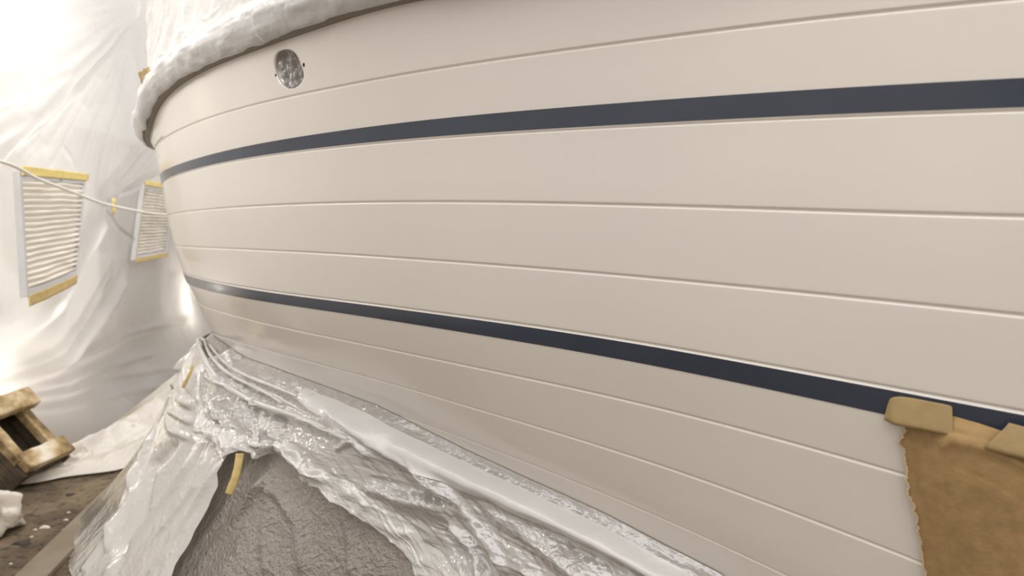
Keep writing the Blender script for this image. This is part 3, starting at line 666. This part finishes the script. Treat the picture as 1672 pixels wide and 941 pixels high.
# tape strips on the plastic
def strip_on_skirt(name, path, hw, out, mat, label, curl=.0):
    pts = np.array(sk3(path, out)); cl = spline(np.arange(len(pts)), pts)(np.linspace(0, len(pts)-1, 22)); tn = np.gradient(cl, axis=0); tn /= np.linalg.norm(tn, axis=1)[:, None]
    view = np.array([0, 0, CAM_Z])-cl.mean(0); view /= np.linalg.norm(view); sd = np.cross(tn, view); sd /= np.linalg.norm(sd, axis=1)[:, None]
    ww = np.linspace(-1, 1, 7); P = cl[None] + sd[None]*(ww*hw)[:, None, None] + view*(.002*(1-ww**2))[:, None, None]
    P = P + .0015*np.stack([noise(P, .012, 90+c) for c in range(3)], -1)
    return tag(sheet(name, P, mat, None, .0008), label, 'tape')
strip_on_skirt('masking_tape', [(440, 727), (438, 742), (435, 760), (429, 778), (422, 791)], .0115, .10, M_otape, 'short yellow masking tape strip pinching the apron hem together')
strip_on_skirt('masking_tape', [(346, 592), (343, 604), (337, 618), (331, 628)], .006, .075, M_otape, 'thin pale tape scrap on the plastic below the stern')

# ------------------------------------------------------------------ kraft paper and its tape
edge_px = [(1482, 690), (1481, 699), (1478, 706), (1472, 714), (1471, 720), (1476, 729), (1480, 740), (1481, 752), (1482, 775), (1485, 790), (1487, 803), (1492, 815), (1496, 828), (1499, 845), (1503, 862), (1505, 880), (1508, 900), (1511, 922), (1514, 941), (1519, 975), (1524, 1010)]
top_px = [(1482, 690), (1520, 684), (1557, 679), (1600, 690), (1642, 703), (1672, 714), (1720, 732), (1800, 765)]
eT = np.array([find_hull(*p) for p in edge_px]); tT = np.array([find_hull(*p) for p in top_px])
nU, nV = 110, 150
sv = np.linspace(0, 1, nV); EE = np.stack([np.interp(sv*(len(eT)-1), np.arange(len(eT)), eT[:, i]) for i in (0, 1)], -1)
su = np.linspace(0, 1, nU)**1.3; TP = np.stack([np.interp(su*(len(tT)-1), np.arange(len(tT)), tT[:, i]) for i in (0, 1)], -1)
tqk = EE[:, None, :] + (TP-TP[0])[None, :, :]
tqk[:, 0:3, 0] += (.0022*noise(np.stack([sv*60, 0*sv, 0*sv], -1), 1.0, 95) + .0012*noise(np.stack([sv*170, 0*sv, 0*sv], -1), 1.0, 96))[:, None]*np.array([1, .6, .2])
Pk0 = hull_pt(tqk[..., 0].ravel(), tqk[..., 1].ravel()).reshape(nV, nU, 3)
U_, V_ = np.meshgrid(su, sv)
# paper hangs from the tape: stands off between the two tapes, bellies below, creased
off = .004 + .007*smooth01(U_*6)*(1-np.exp(-V_*3)) + .006*np.exp(-((U_-.42)/.22)**2)*np.exp(-V_*3.5)*(1-np.exp(-V_*14)) + .016*smooth01(V_*2)*smooth01(U_*3) + .004*noise(Pk0, (.12, .12, .10), 97)
d, f = dist_poly(np.stack([U_, V_, 0*U_], -1), [(.25, .30, 0), (.55, .24, 0), (1, .2, 0)]); off += .006*np.exp(-(d/.05)**2)
d, f = dist_poly(np.stack([U_, V_, 0*U_], -1), [(.02, .02, 0), (.2, .12, 0), (.5, .16, 0)]); off += .002*np.exp(-(d/.05)**2)
off += .004*smooth01((.06-U_)/.06)
Pk = hull_pt(tqk[..., 0].ravel(), tqk[..., 1].ravel(), off.ravel()).reshape(nV, nU, 3)
kp = sheet('kraft_paper', Pk, M_kraft, None, .0006); tag(kp, 'torn brown kraft paper taped over the hull below the waterline stripe', 'paper')
tqe = np.stack([tqk[:, 0] + np.array([.0021, .0003]), tqk[:, 0] + np.array([-.0006, 0])], 1); te = hull_pt(tqe[..., 0].ravel(), tqe[..., 1].ravel(), np.repeat(off[:, 0]+.0014, 2)).reshape(nV, 2, 3)
ed = sheet('torn_edge', te, M_kraft_edge, kp, .0008); ed['label'] = 'pale torn edge fibres'
def hull_tape(name, top, bot, outs, mat, label, seed, lift=None):
    n = 40; m = 14
    tt_ = np.array([find_hull(*p) for p in top]); bb_ = np.array([find_hull(*p) for p in bot]); s = np.linspace(0, 1, n)
    A_ = np.stack([np.interp(s*(len(tt_)-1), np.arange(len(tt_)), tt_[:, i]) for i in (0, 1)], -1); B_ = np.stack([np.interp(s*(len(bb_)-1), np.arange(len(bb_)), bb_[:, i]) for i in (0, 1)], -1)
    w = np.linspace(0, 1, m)[:, None, None]; tq = A_[None]*(1-w)+B_[None]*w
    o = outs[0]*(1-w[..., 0]) + outs[1]*w[..., 0] + 0*tq[..., 0]; Pn = hull_pt(tq[..., 0].ravel(), tq[..., 1].ravel()).reshape(m, n, 3); o = o + .0012*noise(Pn, .02, seed)
    if lift is not None: o = o + lift(np.linspace(0, 1, n))[None, :]*w[..., 0]
    P = hull_pt(tq[..., 0].ravel(), tq[..., 1].ravel(), o.ravel()).reshape(m, n, 3)
    return tag(sheet(name, P, mat, None, .0008), label, 'tape')
hull_tape('masking_tape', [(1450, 660), (1454, 650), (1459, 647.5), (1470, 646.5), (1490, 649.5), (1515, 654), (1540, 658.5), (1551, 661), (1555, 664)],
          [(1445, 682), (1452, 683.5), (1459, 684.8), (1470, 687), (1490, 690.5), (1515, 695), (1540, 700), (1550, 702), (1558, 703.5)], (.003, .018), M_tape, 'square-cut masking tape over the torn corner of the kraft paper', 101, lambda s: -.010*(1-smooth01(s*3)))
hull_tape('masking_tape', [(1644, 694), (1646, 690), (1648, 686), (1656, 688), (1672, 692), (1700, 700), (1740, 712)],
          [(1610, 714), (1610, 718), (1620, 721), (1640, 726), (1672, 734), (1700, 741), (1740, 752)], (.012, .030), M_tape, 'pointed torn masking tape on the top edge of the kraft paper beyond the square-cut piece', 103)

# ------------------------------------------------------------------ pleated air filters in the film wall
def bilin(c, a, b):
    a = np.asarray(a, float)[..., None]; b = np.asarray(b, float)[..., None]
    return (c[0]*(1-a)+c[1]*a)*(1-b) + (c[3]*(1-a)+c[2]*a)*b
def air_filter(corners, label, npl, tapes, marks, sag=0.0, seed=0, bump=0.0):
    """corners TL TR BR BL; a across, b down"""
    c = [np.asarray(p, float) for p in corners]; n = np.cross(c[1]-c[0], c[3]-c[0]); n /= np.linalg.norm(n); n *= np.sign(n@w_n)
    wd = np.linalg.norm(c[1]-c[0]); hd = np.linalg.norm(c[3]-c[0])
    root = empty('air_filter', tuple((c[3]+c[2])/2)); tag(root, label, 'air filter', 'pleated air filters in the sheeting wall')
    def S(a, b, d):
        P = bilin(c, a, b); P = P + n*np.asarray(d)[..., None]
        bow = sag*np.asarray(b, float)**2*(np.asarray(a, float))**1.5
        P[..., 2] += bow; return P
    # four-sided card frame with a lip
    fr = .022/wd, .034/hd; V, F = [], []
    for lo, hi, d0, d1 in ((0, 1, -.012, .018),):
        ring_o = []; m = 16
        path = [(i/m, 0) for i in range(m)] + [(1, i/m) for i in range(m)] + [(1-i/m, 1) for i in range(m)] + [(0, 1-i/m) for i in range(m)]
        ins = [(fr[0]+a*(1-2*fr[0]), fr[1]+b*(1-2*fr[1])) for a, b in path]; k = len(path)
        for pth, d in ((path, d0), (path, d1), (ins, d1), (ins, d1-.026)):
            pa = np.array(pth); V += list(S(pa[:, 0], pa[:, 1], np.full(k, d)))
        for r in range(3):
            for i in range(k): j = (i+1) % k; F.append((r*k+i, r*k+j, (r+1)*k+j, (r+1)*k+i))
    mesh_obj('frame', V, F, M_card, root, False)
    # pleated media: folded zig-zag with slightly crushed ridges
    per = 8; rows_ = npl*per+1; bb = fr[1]+(1-2*fr[1])*np.linspace(0, 1, rows_); aa = fr[0]+(1-2*fr[0])*np.linspace(0, 1, 70); A_, B_ = np.meshgrid(aa, bb)
    ph = (np.arange(rows_) % per)/per; zz = (.5-.5*np.cos(2*math.pi*ph))**.42; Pn = S(A_, B_, 0*A_)
    dd_ = -.010 + .030*zz[:, None]*(1+.25*noise(Pn, (.09, .09, .03), seed)) + bump*np.sin(2*math.pi*(A_*4.5+B_*1.6))*zz[:, None] + .4*bump*noise(Pn, (.03, .03, .02), seed+1)
    B2 = B_ + .25/npl*noise(Pn, (.15, .15, .12), seed+2)*.5
    sheet('pleated_media', S(A_, B2, dd_), M_media, root)
    for nm, (a0, b0, a1, b1), hw, mat, lb in tapes:
        s = np.linspace(0, 1, 30); ca = a0+(a1-a0)*s; cb = b0+(b1-b0)*s; horiz = abs(a1-a0) > abs(b1-b0); w = np.linspace(-1, 1, 8)[:, None]
        A_ = ca[None] + (0 if horiz else w*hw/wd); B_ = cb[None] + (w*hw/hd if horiz else 0*w); A_ = A_+0*B_; B_ = B_+0*A_
        d_ = .022 + .003*noise(S(A_, B_, 0*A_), (.05, .05, .05), seed+9); o = sheet(nm, S(A_, B_, d_), mat, root, .001); o['label'] = lb
    for (a, b, wt_, ht_, txt) in marks:
        cu = bpy.data.curves.new('printed_mark', 'FONT'); cu.body = txt; cu.size = ht_
        tmp = bpy.data.objects.new('printed_mark_curve', cu); COL.objects.link(tmp); dg = bpy.context.evaluated_depsgraph_get()
        me = bpy.data.meshes.new_from_object(tmp.evaluated_get(dg)); bpy.data.objects.remove(tmp)
        co = np.array([v.co for v in me.vertices])
        if len(co):
            co[:, 0] -= co[:, 0].mean(); q_ = S(a+co[:, 0]/wd, b-co[:, 1]/hd, np.full(len(co), .0195))
            mesh_obj('printed_mark', q_, [tuple(p.vertices) for p in me.polygons], M_ink, root, False)
    return root
def wp(u, v, o): return wall_pt(u, v, o)
f1 = [wp(1, 280, .06), wp(119, 291, .05), wp(92, 461, .08), wp(5, 487, .08)]
air_filter(f1, 'white pleated air filter with long horizontal folds, behind the slack cord above the timber crate', 18,
           [('tape_edge', (-.03, -.01, 1.03, -.01), .022, M_ytape, 'bright yellow tape along the top'), ('tape_edge', (-.03, 1.03, 1.0, 1.03), .026, M_otape, 'aged yellow tape along the bottom'), ('tape_edge', (-.035, 0, -.035, .75), .018, M_otape, 'aged tape down the side')],
           [(.58, .052, .1, .018, 'IWS')], .03, 110)
TL = wp(219, 300, .05); BL = wp(203, 425, .05); TR = TL + w_e*.72 + np.array([0, 0, -.02]); BR = BL + w_e*.72
air_filter([TL, TR, BR, BL], 'cream pleated air filter edged in yellow tape, half hidden by the boat stern', 20,
           [('tape_edge', (-.02, -.02, 1, -.02), .022, M_ytape, 'yellow tape along the top'), ('tape_edge', (-.02, 1.01, 1, 1.01), .018, M_otape, 'yellow tape along the bottom'), ('tape_edge', (-.02, 0, -.02, 1), .03, M_ytape, 'yellow tape down the side')],
           [], 0, 120, .008)
# cord strung along the wall, and its taped tie point
cpx = [(-60, 262), (0, 287), (60, 309), (110, 327), (147, 337), (190, 345), (232, 350), (300, 356)]
cpts = np.array([wp(u, v, .13) for u, v in cpx]); cpts = np.concatenate([[wp(-160, 240, .0)], cpts, [wp(345, 362, .02)]]); cl = spline(np.arange(len(cpts)), cpts)(np.linspace(0, len(cpts)-1, 60))
tag(tube('cord', cl, .008, M_cord), 'slack white cord strung across the sheeting in front of both filters', 'cord')
kn = wp(147, 337, .13); th = np.linspace(0, 2*math.pi, 22); V, F = [], []
for i, (s, r) in enumerate(zip(np.linspace(-.05, .045, 9), (.010, .018, .020, .017, .012, .012, .017, .022, .018))):
    ax = np.array([.35*w_e[0], .35*w_e[1], .94]); ax /= np.linalg.norm(ax); bx = np.cross(ax, w_n); bx /= np.linalg.norm(bx); cx = np.cross(ax, bx)
    for a in th[:-1]: V.append(kn + ax*s + (bx*math.cos(a)*r + cx*math.sin(a)*r*.5)*(1+.15*math.sin(3*a+i)))
m = len(th)-1
F = [(i*m+k, i*m+(k+1) % m, (i+1)*m+(k+1) % m, (i+1)*m+k) for i in range(8) for k in range(m)] + [tuple(range(m))[::-1], tuple(8*m+k for k in range(m))]
tag(mesh_obj('tape_tie', V, F, M_ytape), 'yellow tape knot tying the cord to the sheeting between the filters', 'tape')

# ------------------------------------------------------------------ tilted timber crate against the wall
e1 = np.array([.12, .993, 0]); e1 /= np.linalg.norm(e1); e2 = np.array([.68, -.06, -.73]); e2 -= e1*(e1@e2); e2 /= np.linalg.norm(e2); en = np.cross(e2, e1); en *= np.sign(en[2])
D0 = at_y(51, 765, 2.97)                        # near lower corner of the lower board's top face
def cr_pt(a, b, c): return D0 + e1*a + e2*b + en*c
crate = empty('timber_crate', tuple(cr_pt(.13, -.15, -.17))); tag(crate, 'worn open timber crate tipped on its edge on the floor under the pleated filter', 'crate')
timber('board', cr_pt(.135, -.045, -.022), e1, e2, en, .135, .045, .022, M_wood, crate, .005, 1, .003)
timber('board', cr_pt(.135, -.335, -.0), e1, e2, en, .155, .05, .03, M_wood, crate, .012, 2, .004)
timber('rail', cr_pt(.215, -.19, -.035), e2, e1, en, .13, .024, .022, M_wood, crate, .004, 3)
timber('rail', cr_pt(.02, -.19, -.035), e2, e1, en, .13, .024, .022, M_wood, crate, .004, 4)
timber('slat', cr_pt(.125, -.19, -.12), e2, e1, en, .18, .02, .010, M_wood2, crate, .003, 5)
for k, c in enumerate((-.075, -.122, -.168)):
    timber('side_slat', cr_pt(.008, -.19, c), e2, en, e1, .20, .021, .008, M_wood2, crate, .003, 6+k)
    timber('side_slat', cr_pt(.262, -.19, c), e2, en, e1, .20, .021, .008, M_wood2, crate, .003, 12+k)
timber('end_board', cr_pt(.135, -.012, -.118), e1, en, e2, .13, .072, .011, M_wood2, crate, .003, 20)
timber('end_board', cr_pt(.135, -.37, -.11), e1, en, e2, .13, .072, .011, M_wood2, crate, .003, 21)
timber('base_board', cr_pt(.135, -.19, -.185), e1, e2, en, .13, .18, .008, M_wood2, crate, .003, 22)

# ------------------------------------------------------------------ floor clutter
# plank along the skirt
A0, A1 = on_floor(240, 768, .022), on_floor(58, 960, .022); B1 = on_floor(20, 941, .022); ad = (A1-A0)/np.linalg.norm(A1-A0); pd = np.cross(ad, (0, 0, 1)); pd *= np.sign(pd@np.array([-1., 0, 0])); pw = .11
L_ = np.linalg.norm(A1-A0)
tag(timber('floor_plank', (A0+A1)/2 + pd*pw/2 + np.array([0, 0, -.011]) + ad*.2, ad, pd, (0, 0, 1), L_/2+.4, pw/2, .011, M_plank, None, .003, 30, .0015), 'grey dusty plank lying on the floor beside the hanging skirt', 'plank')
# sheeting spread on the floor at the foot of the wall
nA, nB = 200, 90; inner_px = [(-60, 800), (40, 795), (92, 786), (130, 780), (165, 776), (205, 768), (240, 752), (262, 735), (300, 700)]
inn = np.array([on_floor(*p) for p in inner_px]); fi = spline(np.arange(len(inn)), inn); ss = np.linspace(0, len(inn)-1, nA); IN = fi(ss)
WL = np.stack([WX0 + WS*(np.linspace(3.0, 6.3, nA)-WY0), np.linspace(3.0, 6.3, nA), 0*ss], -1) + w_n*(.12+.10*smooth01((np.linspace(3.0, 6.3, nA)-3.3)/.6))[:, None]
w = np.linspace(0, 1, nB); P = WL[None]*(1-w)[:, None, None] + IN[None]*w[:, None, None]
hgt = .07*np.exp(-(w/.2)**2) + .085*np.exp(-((w-.5)/.2)**2) + .03*np.exp(-((w-.9)/.08)**2); P[..., 2] = hgt[:, None]*(1+.3*noise(P, (.4, .4, 1), 130)) + .006
P[..., 2] += (.035*(ridged(P, (.16, .3, 1), 131)-.4) + .015*(ridged(P, (.06, .09, 1), 132)-.4))*smooth01((1-w)*6)[:, None]*smooth01(w*8)[:, None]
P[..., 2] = np.maximum(P[..., 2], .004)
tag(sheet('floor_sheeting', P, M_floorfilm), 'dusty plastic sheeting heaped on the floor along the film wall', 'plastic sheet')
# balled-up film
c = on_floor(-12, 872); nu, nv = 90, 60; U2, V2 = np.meshgrid(np.linspace(0, 2*math.pi, nu), np.linspace(.02, math.pi-.02, nv)); dirv = np.stack([np.cos(U2)*np.sin(V2), np.sin(U2)*np.sin(V2), np.cos(V2)], -1)
r = .085*(1 + .45*(ridged(dirv*.1, (.09, .09, .09), 140)-.45) + .35*noise(dirv*.1, .07, 141)); P = c + dirv*r[..., None]*np.array([1.1, 1.1, 1.0]) + np.array([0, 0, .075]); P[:, -1] = P[:, 0]; P[..., 2] = np.maximum(P[..., 2], .003)
tag(sheet('film_bundle', P, M_floorfilm), 'crumpled bundle of pale film on the floor in front of the crate', 'plastic film')
# flakes and clods
def chip(u, v, r, mat, name, label, group, seed):
    p = on_floor(u, v); n = 9; V = []
    for zz, k in ((.0005, 1.0), (.004+r*.15, .75)):
        for i in range(n):
            a = 2*math.pi*i/n; rr = r*k*(1+.35*math.sin(i*2.3+seed)); V.append(p + np.array([rr*math.cos(a)*1.5, rr*math.sin(a), zz]))
    F = [tuple(range(n))[::-1], tuple(n+i for i in range(n))] + [(i, (i+1) % n, n+(i+1) % n, n+i) for i in range(n)]
    return tag(mesh_obj(name, V, F, mat, None, False), label, 'debris', group)
chip(73, 862, .013, M_chip, 'paint_flake', 'largest pale paint flake, on bare floor between bundle and plank', 'pale flakes on the floor', 1)
for k, (u, v, r) in enumerate([(108, 850, .006), (58, 866, .005), (52, 878, .005), (112, 838, .005), (150, 826, .004), (40, 933, .005), (104, 866, .004), (18, 922, .004)]):
    chip(u, v, r, M_chip, 'paint_flake', 'tiny pale paint flake on the dirty concrete floor', 'pale flakes on the floor', 2+k)
chip(38, 888, .022, M_darkchip, 'dirt_clod', 'elongated dark clod on open floor below the film bundle', 'dark clods on the floor', 3)
chip(114, 809, .012, M_darkchip, 'dirt_clod', 'small dark clod on the floor near the crate shadow', 'dark clods on the floor', 5)
